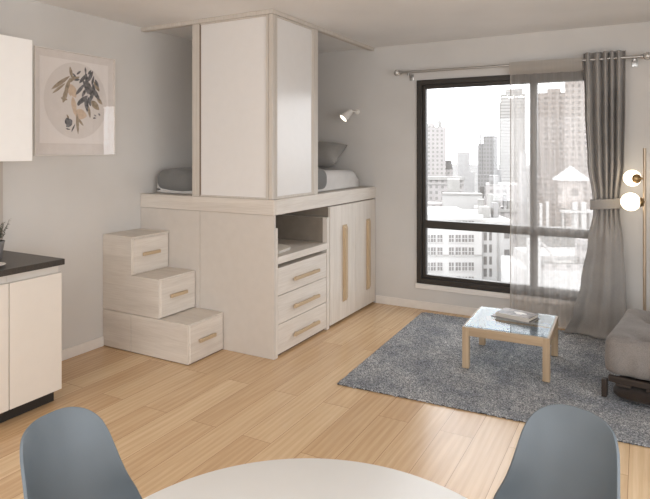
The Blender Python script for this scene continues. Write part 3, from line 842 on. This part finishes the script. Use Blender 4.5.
def make_chair(label, loc, rotz):
    """moulded side chair; sitter faces local +X"""
    t = thing('shell_chair', label, 'chair', loc, rotz, 'blue-grey shell chairs round the dining table')
    P = [(.235, .415), (.215, .432), (.15, .430), (.05, .418), (-.06, .414), (-.14, .428), (-.195, .470), (-.225, .54), (-.245, .62), (-.265, .70), (-.285, .77), (-.300, .81), (-.308, .83)]
    Wd = [.17, .205, .220, .228, .230, .228, .212, .186, .156, .142, .132, .128, .126]
    CU = [.0, .0, .012, .022, .030, .042, .060, .072, .070, .058, .044, .032, .022]   # how far the sides lift/wrap
    n = len(P)
    def cat(tab, s):
        i = max(0, min(n - 2, int(s))); f = s - i
        p0, p1, p2, p3 = tab[max(0, i - 1)], tab[i], tab[i + 1], tab[min(n - 1, i + 2)]
        h = lambda a, b, c, d: .5 * (2 * b + (c - a) * f + (2 * a - 5 * b + 4 * c - d) * f * f + (3 * b - a - 3 * c + d) * f ** 3)
        return tuple(h(*q) for q in zip(p0, p1, p2, p3)) if isinstance(p0, tuple) else h(p0, p1, p2, p3)
    def fn(u, v):
        a = math.sin(PI / 2 * (2 * u - 1))
        a = .5 * a + .5 * (2 * u - 1)
        zt = .8305 - .105 * (1 - max(0.0, 1 - abs(a) ** 2.5) ** .4)
        lo_, hi_ = 6.0, n - 1.0
        for _ in range(24):
            md = (lo_ + hi_) / 2
            if cat(P, md)[1] < zt: lo_ = md
            else: hi_ = md
        front = .5 * (1 - max(0.0, 1 - abs(a) ** 3) ** .33)
        s = front + (hi_ - front) * v
        x, z = cat(P, s); w = cat(Wd, s); c = cat(CU, s)
        x2, z2 = cat(P, min(n - 1, s + .05)); x1, z1 = cat(P, max(0, s - .05))
        d = Vector((x2 - x1, 0, z2 - z1)).normalized(); nrm = Vector((-d.z, 0, d.x)) * -1
        if nrm.z < 0 and s < 5.5: nrm = -nrm
        if s >= 5.5 and nrm.x < 0: nrm = -nrm
        k = abs(a) ** 2.6
        ex = Vector((x, a * w, z)) + nrm * (c * k)
        return ex
    o = obj('shell', sheet(bmesh.new(), 48, 60, fn), M['shell'], t, smooth=180, local=True)
    m = o.modifiers.new('thick', 'SOLIDIFY'); m.thickness = .009; m.offset = 0; m.use_even_offset = True
    m = o.modifiers.new('round', 'BEVEL'); m.width = .003; m.segments = 2; m.limit_method = 'ANGLE'; m.angle_limit = math.radians(50)
    t.scale = (.975, .975, .975)
    for sx in (1, -1):
        for sy in (1, -1):
            lg = obj('leg', tube(bmesh.new(), [(sx * .235 - .01, sy * .225, .002), (sx * .12, sy * .13, .37)], [.010, .016], 14), M['beech'], t, smooth=True, local=True)
            obj('mount', tube(bmesh.new(), [(sx * .12, sy * .13, .365), (sx * .10, sy * .11, .413)], [.012, .009], 10), M['wire'], lg, smooth=True, local=True)
    for sy in (1, -1):
        obj('brace', tube(bmesh.new(), [(.19, sy * .19, .13), (-.13, sy * .135, .355)], .004, 8), M['wire'], t, smooth=True, local=True)
        obj('brace', tube(bmesh.new(), [(-.205, sy * .19, .13), (.11, sy * .135, .355)], .004, 8), M['wire'], t, smooth=True, local=True)
    return t
make_chair('blue-grey shell chair nearest the kitchen cabinets, left of the round table', (2.590, 1.046, 0), 0.0)
make_chair('blue-grey shell chair nearest the rug, behind the round table', (3.512, 1.515, 0), math.radians(-107))

# ------------------------------------------------------------------ the city outside (metres in a frame turned with the streets)
CITY_YAW = .5038
CO = Vector((3.756, 0, 0)); CR = Vector((math.cos(CITY_YAW), math.sin(CITY_YAW), 0)); CF = Vector((-math.sin(CITY_YAW), math.cos(CITY_YAW), 0))
GROUND = -70.0
def facade(name, wall, win, px, pz, wx, wz, off=0.0, rough=.8):
    m, nt, b = base_mat(name, wall, rough, spec=.2)
    tc = nt.nodes.new('ShaderNodeTexCoord'); sp = nt.nodes.new('ShaderNodeSeparateXYZ'); nt.links.new(tc.outputs['Object'], sp.inputs[0])
    def ma(op, a, bb=None):
        n = nt.nodes.new('ShaderNodeMath'); n.operation = op
        for i, v in enumerate((a, bb)):
            if v is None: continue
            if isinstance(v, (int, float)): n.inputs[i].default_value = v
            else: nt.links.new(v, n.inputs[i])
        return n.outputs[0]
    h = ma('ADD', sp.outputs['X'], sp.outputs['Y'])
    fx = ma('FRACT', ma('ADD', ma('DIVIDE', h, px), off)); fz = ma('FRACT', ma('DIVIDE', sp.outputs['Z'], pz))
    mask = ma('MULTIPLY', ma('LESS_THAN', fx, wx), ma('LESS_THAN', fz, wz))
    geo = nt.nodes.new('ShaderNodeNewGeometry'); s2 = nt.nodes.new('ShaderNodeSeparateXYZ'); nt.links.new(geo.outputs['Normal'], s2.inputs[0])
    mask = ma('MULTIPLY', mask, ma('LESS_THAN', s2.outputs['Z'], .5))
    f = noise(nt, coords(nt), .25, 4)
    w2 = ramp(nt, f, [(.3, tuple(max(0, c - 8) for c in wall)), (.7, wall)])
    nt.links.new(mix(nt, mask, w2, win), b.inputs['Base Color'])
    return m
def place(o, lat, dep, rot=0.0):
    if dep > 140: rot -= math.atan2(lat, dep)      # the far streets turn with the river bend
    o.location = CO + CR * lat + CF * dep + Vector((0, 0, GROUND)); o.rotation_euler = (0, 0, CITY_YAW + rot)
def building(name, label, cat, lat, dep, rot, boxes, mat, extra=(), group=None):
    """boxes in metres: (x0,x1,y0,y1,z0,z1) local, z from the ground"""
    t = thing(name, label, cat, (0, 0, 0), 0, group)
    bm = bmesh.new()
    for b in boxes: bx(bm, *b)
    obj('walls', bm, mat, t, local=True)
    for nm, bb, mm in extra:
        obj(nm, bx(bmesh.new(), *bb), mm, t, local=True)
    place(t, lat, dep, rot)
    return t
S = {}
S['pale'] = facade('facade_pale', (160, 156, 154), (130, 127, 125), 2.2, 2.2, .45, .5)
S['pale2'] = facade('facade_far_pale', (166, 164, 163), (158, 156, 155), 5.0, 5.0, .5, .5)  # distance haze put into the colour: walls and windows almost alike
S['grey'] = facade('facade_grey', (144, 142, 141), (124, 122, 120), 1.8, 2.4, .55, .55)
S['band'] = facade('facade_banded', (160, 157, 154), (130, 127, 124), 4000., 3.3, 1.1, .40)
S['brick'] = facade('facade_pink_brick', (146, 137, 131), (98, 90, 86), 4.1, 3.0, .42, .5)
S['brick2'] = facade('facade_dusty_brick', (148, 140, 135), (104, 98, 94), 3.0, 3.0, .4, .5)
S['plain'] = simple('city_white_render', (164, 162, 160), .8, var=4, nscale=.2)
S['stone'] = simple('city_grey_stone', (140, 138, 135), .85, var=8, nscale=.3)
S['dark'] = simple('city_dark_metal', (98, 95, 92), .7, var=8, nscale=.5)
S['win'] = simple('city_window_glass', (104, 101, 99), .4, var=10, nscale=.8)
S['street'] = simple('city_ground', (104, 102, 100), .9, var=12, nscale=.02)

gr = struct('street_ground', B(-1500, 1500, 20, 3000, GROUND - 2, GROUND), S['street'])

building('apartment_tower', 'pale apartment tower at far left of the window view', 'building', 51.5, 300, 0, [(-12, 11.4, 0, 20, 0, 84), (-12, 6, 4, 18, 84, 86), (11.4, 15, 3, 16, 0, 63)], S['pale'],
         [('mast', (7.5, 9.5, 6, 8, 84, 87.5), S['stone']), ('roof_block', (11.4, 14.6, 2.8, 9, 62, 66.4), S['dark'])])
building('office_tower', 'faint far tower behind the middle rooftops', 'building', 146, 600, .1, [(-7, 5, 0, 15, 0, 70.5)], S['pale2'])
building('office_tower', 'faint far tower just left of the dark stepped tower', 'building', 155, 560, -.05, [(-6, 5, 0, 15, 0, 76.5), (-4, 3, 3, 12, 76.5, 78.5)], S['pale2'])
building('stepped_tower', 'dark grey stepped tower in the middle of the skyline', 'building', 100.6, 350, 0, [(-4.2, 4.2, 0, 12, 0, 80.7), (-7.2, -4.2, 1, 12, 0, 76), (4.2, 6.5, 1, 12, 0, 60), (-7.2, 5.6, -2, 0, 0, 57)], S['grey'],
         [('mast', (-6.4, -5.4, 4, 5, 76, 82.5), S['stone'])])
building('banded_tower', 'tall white tower with horizontal bands at the sheer curtain edge', 'building', 195.9, 600, 0, [(-12, 12.6, 0, 30, 0, 131), (-7.2, 10, 4, 26, 131, 136.5), (-13.5, -12, 2, 26, 0, 123)], S['band'])
building('cornice_building', 'low pale block with dark cornice below the left tower', 'building', 44.5, 220, 0, [(-60, 8.4, 0, 22, 0, 60.8)], S['pale'],
         [('cornice', (-60.4, 8.9, -.6, 0, 60.4, 61.6), S['stone']), ('cornice', (-60.1, 8.5, -.3, 0, 58.6, 59.0), S['stone'])])
building('rooftop_building', 'pale mid-rise with a grey roof hut and white roof box', 'building', 36.2, 160, 0, [(-48, 6.4, 0, 26, 0, 54.6)], S['pale'],
         [('roof_hut', (-2.2, 1.4, 9, 14, 54.6, 63.2), S['stone']), ('roof_box', (-3.5, 7.4, .8, 8, 53, 59.4), S['plain']), ('roof_hut', (-9, -3.6, 2, 8, 54.6, 56.6), S['pale']), ('coping', (-48, 6.6, -.3, 0, 54.0, 54.9), S['stone']), ('box_coping', (-3.7, 7.6, .6, .8, 59.2, 59.7), S['stone'])])
building('corner_building', 'small pale corner block left of the banded tower base', 'building', 58.5, 196, 0, [(-3.6, 7, 0, 14, 0, 60), (-6.6, -3.6, 1, 12, 0, 55)], S['pale'],
         [('roof_tank', (-5.6, -4.2, 3, 4.2, 55, 59.2), S['dark']), ('roof_hut', (-2.4, .6, 2, 6, 60, 63), S['grey'])])
# nearest block straight across the street, its windows one by one
nb = building('white_apartment_block', 'near white block across the street with rows of paired windows', 'building', 24.2, 120, 0,
              [(-40, 8.6, 0, 24, 0, 57.6)], S['plain'],
              [('parapet', (-40.2, 8.8, -.25, .4, 57.2, 58.2), S['plain']), ('cornice', (-40.1, 8.7, -.45, 0, 56.3, 56.7), S['pale2']), ('string_course', (-40, 8.6, -.15, 0, 49.6, 49.9), S['stone'])])
k = 120 / 572
for r, (v0, v1) in enumerate(((220.5, 226.5), (234.5, 241.5), (247, 255), (262, 270), (276, 284))):
    for (u0, u1) in ((378, 382), (384, 388), (398, 402), (404, 408), (419, 423), (426, 429), (430.5, 435), (437, 441.7), (448.5, 453), (455, 460), (461.7, 466.5), (468, 473)):
        z1 = 71.55 - (v0 - 150.9) * k; z0 = 71.55 - (v1 - 150.9) * k
        x0 = (u0 - 325) * k - 24.2; x1 = (u1 - 325) * k - 24.2
        w = obj('window', B(x0, x1, -.10, .05, z0, z1), S['win'], nb, local=True)
        bm = bmesh.new(); xm = (x0 + x1) / 2
        bx(bm, xm - .06, xm + .06, -.14, -.10, z0, z1); bx(bm, x0, x1, -.14, -.10, (z0 + z1) / 2 - .06, (z0 + z1) / 2 + .06); bx(bm, x0 - .1, x1 + .1, -.22, 0, z0 - .16, z0)
        obj('sash_bars', bm, S['plain'], w, local=True)
rb = building('narrow_block', 'near pale block with small windows beside the white block', 'building', 36.2, 121, 0, [(-3.2, 3.2, 0, 22, 0, 57.0), (-3.3, 3.3, -.4, 0, 56.2, 56.8)], S['plain'],
              [('downpipe', (.0, .25, -.3, 0, 0, 56.2), S['stone']), ('roof_hut', (-2.4, -.6, 3, 6, 57, 59.4), S['stone']), ('roof_tank', (.4, 1.6, 4, 6, 57, 60.2), S['grey']), ('roof_duct', (1.9, 2.9, 8, 14, 57, 61.5), S['stone'])])
k = 121 / 572
for (u0, u1, v0, v1) in [(483, 486, v, v + 8) for v in (232, 244, 256, 268)] + [(488.5, 491, v, v + 8) for v in (232, 244, 256, 268)] + [(503.5, 508.5, 249, 263), (503.5, 508.5, 274, 288), (503.5, 508.5, 227, 238)]:
    obj('window', B((u0 - 325) * k - 36.2, (u1 - 325) * k - 36.2, -.1, .05, 71.55 - (v1 - 150.9) * k, 71.55 - (v0 - 150.9) * k), S['win'], rb, local=True)
building('low_block', 'small grey rooftop block just above the window rail by the sheer edge', 'building', 40.0, 146, 0, [(-2.2, 8.5, 0, 12, 0, 56.6), (1.5, 4.5, 3, 9, 56.6, 59.6)], S['pale'],
         [('coping', (-2.4, 8.7, -.3, 0, 56.2, 56.9), S['stone']), ('roof_tank', (-1.2, .4, 2, 4, 56.6, 59), S['stone']), ('roof_duct', (5.2, 5.8, 2, 8, 56.6, 60.4), S['grey']), ('roof_hut', (6.2, 8, 4, 8, 56.6, 58.8), S['stone'])])
# seen through the sheer
building('brick_tower', 'broad pinkish brick tower seen through the sheer curtain', 'building', 134.2, 340, 0, [(-8.6, 8.2, 0, 20, 0, 106), (-2.6, 5, 3, 12, 106, 108.6)], S['brick'])
building('brick_tower', 'tallest dusty brick tower beside the drape, rising past the window top', 'building', 135.4, 300, 0, [(-9.4, 15.6, 0, 22, 0, 122)], S['brick2'])
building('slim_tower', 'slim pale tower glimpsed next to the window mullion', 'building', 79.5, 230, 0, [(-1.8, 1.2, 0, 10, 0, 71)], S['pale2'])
wt = thing('water_tower', 'round rooftop water tower with a wide white conical roof', 'water tower')
bm = bmesh.new(); lathe(bm, [(0, 60.6), (2.3, 60.6), (2.35, 66.1), (0, 66.1)], (0, 0, 0), 28); obj('tank', bm, S['brick2'], wt, local=True)
bm = bmesh.new(); lathe(bm, [(0, 66.1), (3.3, 65.9), (3.3, 66.15), (0, 68.7)], (0, 0, 0), 28); obj('roof', bm, S['plain'], wt, local=True)
for a in range(4):
    an = a * PI / 2 + .6
    obj('leg', tube(bmesh.new(), [(2 * math.cos(an), 2 * math.sin(an), 56.02), (1.8 * math.cos(an), 1.8 * math.sin(an), 60.6)], .16, 8), S['dark'], wt, local=True)
place(wt, 47.5, 111)
tr = building('terrace_building', 'roof terrace building below the water tower', 'building', 47.6, 106, 0, [(-8.0, 9, 0, 12, 0, 56), (-8.2, 9.2, -.2, .2, 56, 56.7)], S['stone'],
         [('roof_post', (-7.5, -7.1, 1, 1.4, 56, 61.8), S['plain']), ('roof_post', (-5.9, -5.5, 2, 2.4, 56, 62), S['plain']), ('roof_post', (-2.9, -2.7, 2, 2.2, 56, 60), S['plain']), ('chimney', (-1.2, -.4, 1.2, 2, 56, 62), S['plain']),
          ('chimney', (.2, 1.1, 1, 1.8, 56, 62), S['plain']), ('pergola', (-3, 2.4, .8, 3, 60, 60.4), S['plain']), ('roof_hut', (2.5, 6, 3, 8, 56, 60), S['pale'])])
lo = building('arched_roof_building', 'low near building with a white arched roof hoop', 'building', 38.8, 92, 0, [(-6.6, 10, 0, 13, 0, 52.4), (-6.6, -4.6, -1, 0, 0, 57.6), (-4.4, 10, 4, 12.8, 52.4, 54.0)], S['plain'],
         [('railing', (-4.4, 9.6, .2, .4, 52.4, 53.3), S['pale']), ('roof_hut', (3.4, 5.2, 3, 5, 52.4, 56.8), S['pale']), ('skylight', (-1.2, 1.8, 1.2, 3.2, 52.4, 53.4), S['stone'])])
pts = [(-4.6 + 3.0 * (1 - math.cos(t * PI / 24)) * .5 * 1.0, 1.5, 53.4 + 3.8 * math.sin(PI / 2 + t * PI / 48)) for t in range(25)]
obj('arch_hoop', tube(bmesh.new(), pts, .22, 8), S['plain'], lo, local=True)
rs = random.Random(5)
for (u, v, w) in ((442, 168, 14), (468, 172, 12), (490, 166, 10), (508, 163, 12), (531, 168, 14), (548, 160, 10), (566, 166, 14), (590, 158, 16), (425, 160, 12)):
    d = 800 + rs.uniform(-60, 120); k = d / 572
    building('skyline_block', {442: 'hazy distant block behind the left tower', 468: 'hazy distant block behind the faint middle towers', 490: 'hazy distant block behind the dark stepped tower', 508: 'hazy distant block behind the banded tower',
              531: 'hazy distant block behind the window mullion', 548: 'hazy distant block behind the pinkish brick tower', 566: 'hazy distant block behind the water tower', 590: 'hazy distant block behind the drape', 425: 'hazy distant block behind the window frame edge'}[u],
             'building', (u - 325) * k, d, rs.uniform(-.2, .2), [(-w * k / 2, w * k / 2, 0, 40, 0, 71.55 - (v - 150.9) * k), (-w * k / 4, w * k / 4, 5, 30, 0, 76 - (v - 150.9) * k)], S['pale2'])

# ------------------------------------------------------------------ light
w = bpy.data.worlds.new('overcast_sky'); scene.world = w; w.use_nodes = True
nt = w.node_tree; bg = nt.nodes['Background']
tc = nt.nodes.new('ShaderNodeTexCoord'); sp = nt.nodes.new('ShaderNodeSeparateXYZ'); nt.links.new(tc.outputs['Generated'], sp.inputs[0])
r = nt.nodes.new('ShaderNodeValToRGB'); r.color_ramp.elements[0].color = (.90, .925, .955, 1); r.color_ramp.elements[0].position = 0; r.color_ramp.elements[1].color = (.965, .985, 1.01, 1)
nt.links.new(sp.outputs['Z'], r.inputs['Fac']); nt.links.new(r.outputs['Color'], bg.inputs['Color'])
bg.inputs['Strength'].default_value = 6.0

def area(name, loc, rot, sx, sy, energy=0, colr=(1, 1, 1), portal=False):
    l = bpy.data.lights.new(name, 'AREA'); l.shape = 'RECTANGLE'; l.size = sx; l.size_y = sy; l.energy = energy; l.color = colr
    if portal: l.cycles.is_portal = True
    o = bpy.data.objects.new(name, l); col.objects.link(o); o.location = loc; o.rotation_euler = rot
    return o
area('portal_main', ((WX0 + WX1) / 2, YB + T + .01, (WZ0 + WZ1) / 2), (-PI / 2, 0, 0), WX1 - WX0, WZ1 - WZ0, portal=True)
area('portal_right', (XR + T + .01, .5, 1.35), (0, PI / 2, 0), 2.0, 4.8, portal=True)
area('portal_rear', (2.85, YR - T - .01, 1.35), (PI / 2, 0, 0), 4.3, 2.0, portal=True)
# added fill lamps on the ceiling, out of the picture, to brighten the room
def ceiling_fill_lamp(label, x, y, energy):
    t = thing('ceiling_fill_lamp', label, 'added fill lamp', (x, y, ZC - .06))
    bm = bmesh.new(); lathe(bm, [(0, ZC - .001), (.26, ZC - .001), (.26, ZC - .05), (.245, ZC - .055), (.245, ZC - .02), (0, ZC - .02)], (x, y, 0), 40); obj('housing', bm, M['lamp_white'], t, smooth=True)
    l = bpy.data.lights.new('fill_light', 'AREA'); l.shape = 'DISK'; l.size = .46; l.energy = energy; l.color = (1.0, 1.0, .99)
    o = bpy.data.objects.new('fill_light', l); col.objects.link(o); o.parent = t; o.location = (0, 0, .0)
ceiling_fill_lamp('unseen fill lamp added over the kitchen side of the room', 1.7, -.1, 19)
ceiling_fill_lamp('unseen fill lamp added nearer the rear of the room', 4.2, -1.3, 16)

# ------------------------------------------------------------------ camera and colour
cam = bpy.data.cameras.new('camera'); co = bpy.data.objects.new('camera', cam); col.objects.link(co)
co.location = (3.756, 0, 1.55); co.rotation_euler = (PI / 2, 0, .5038)
cam.sensor_width = 36; cam.lens = 36 * 574.5 / 650; cam.shift_y = -(249.5 - 150.9) / 650; cam.shift_x = 0
cam.clip_start = .05; cam.clip_end = 4000
scene.camera = co
vs = scene.view_settings
vs.view_transform = 'Standard'; vs.look = 'None'; vs.gamma = 1; vs.exposure = -0.36
try: vs.use_curve_mapping = False
except Exception: pass
scene.cycles.max_bounces = 14; scene.cycles.diffuse_bounces = 8; scene.cycles.transparent_max_bounces = 24
scene.cycles.use_denoising = True
scene.cycles.caustics_reflective = False; scene.cycles.caustics_refractive = False
scene.cycles.sample_clamp_indirect = 6.0
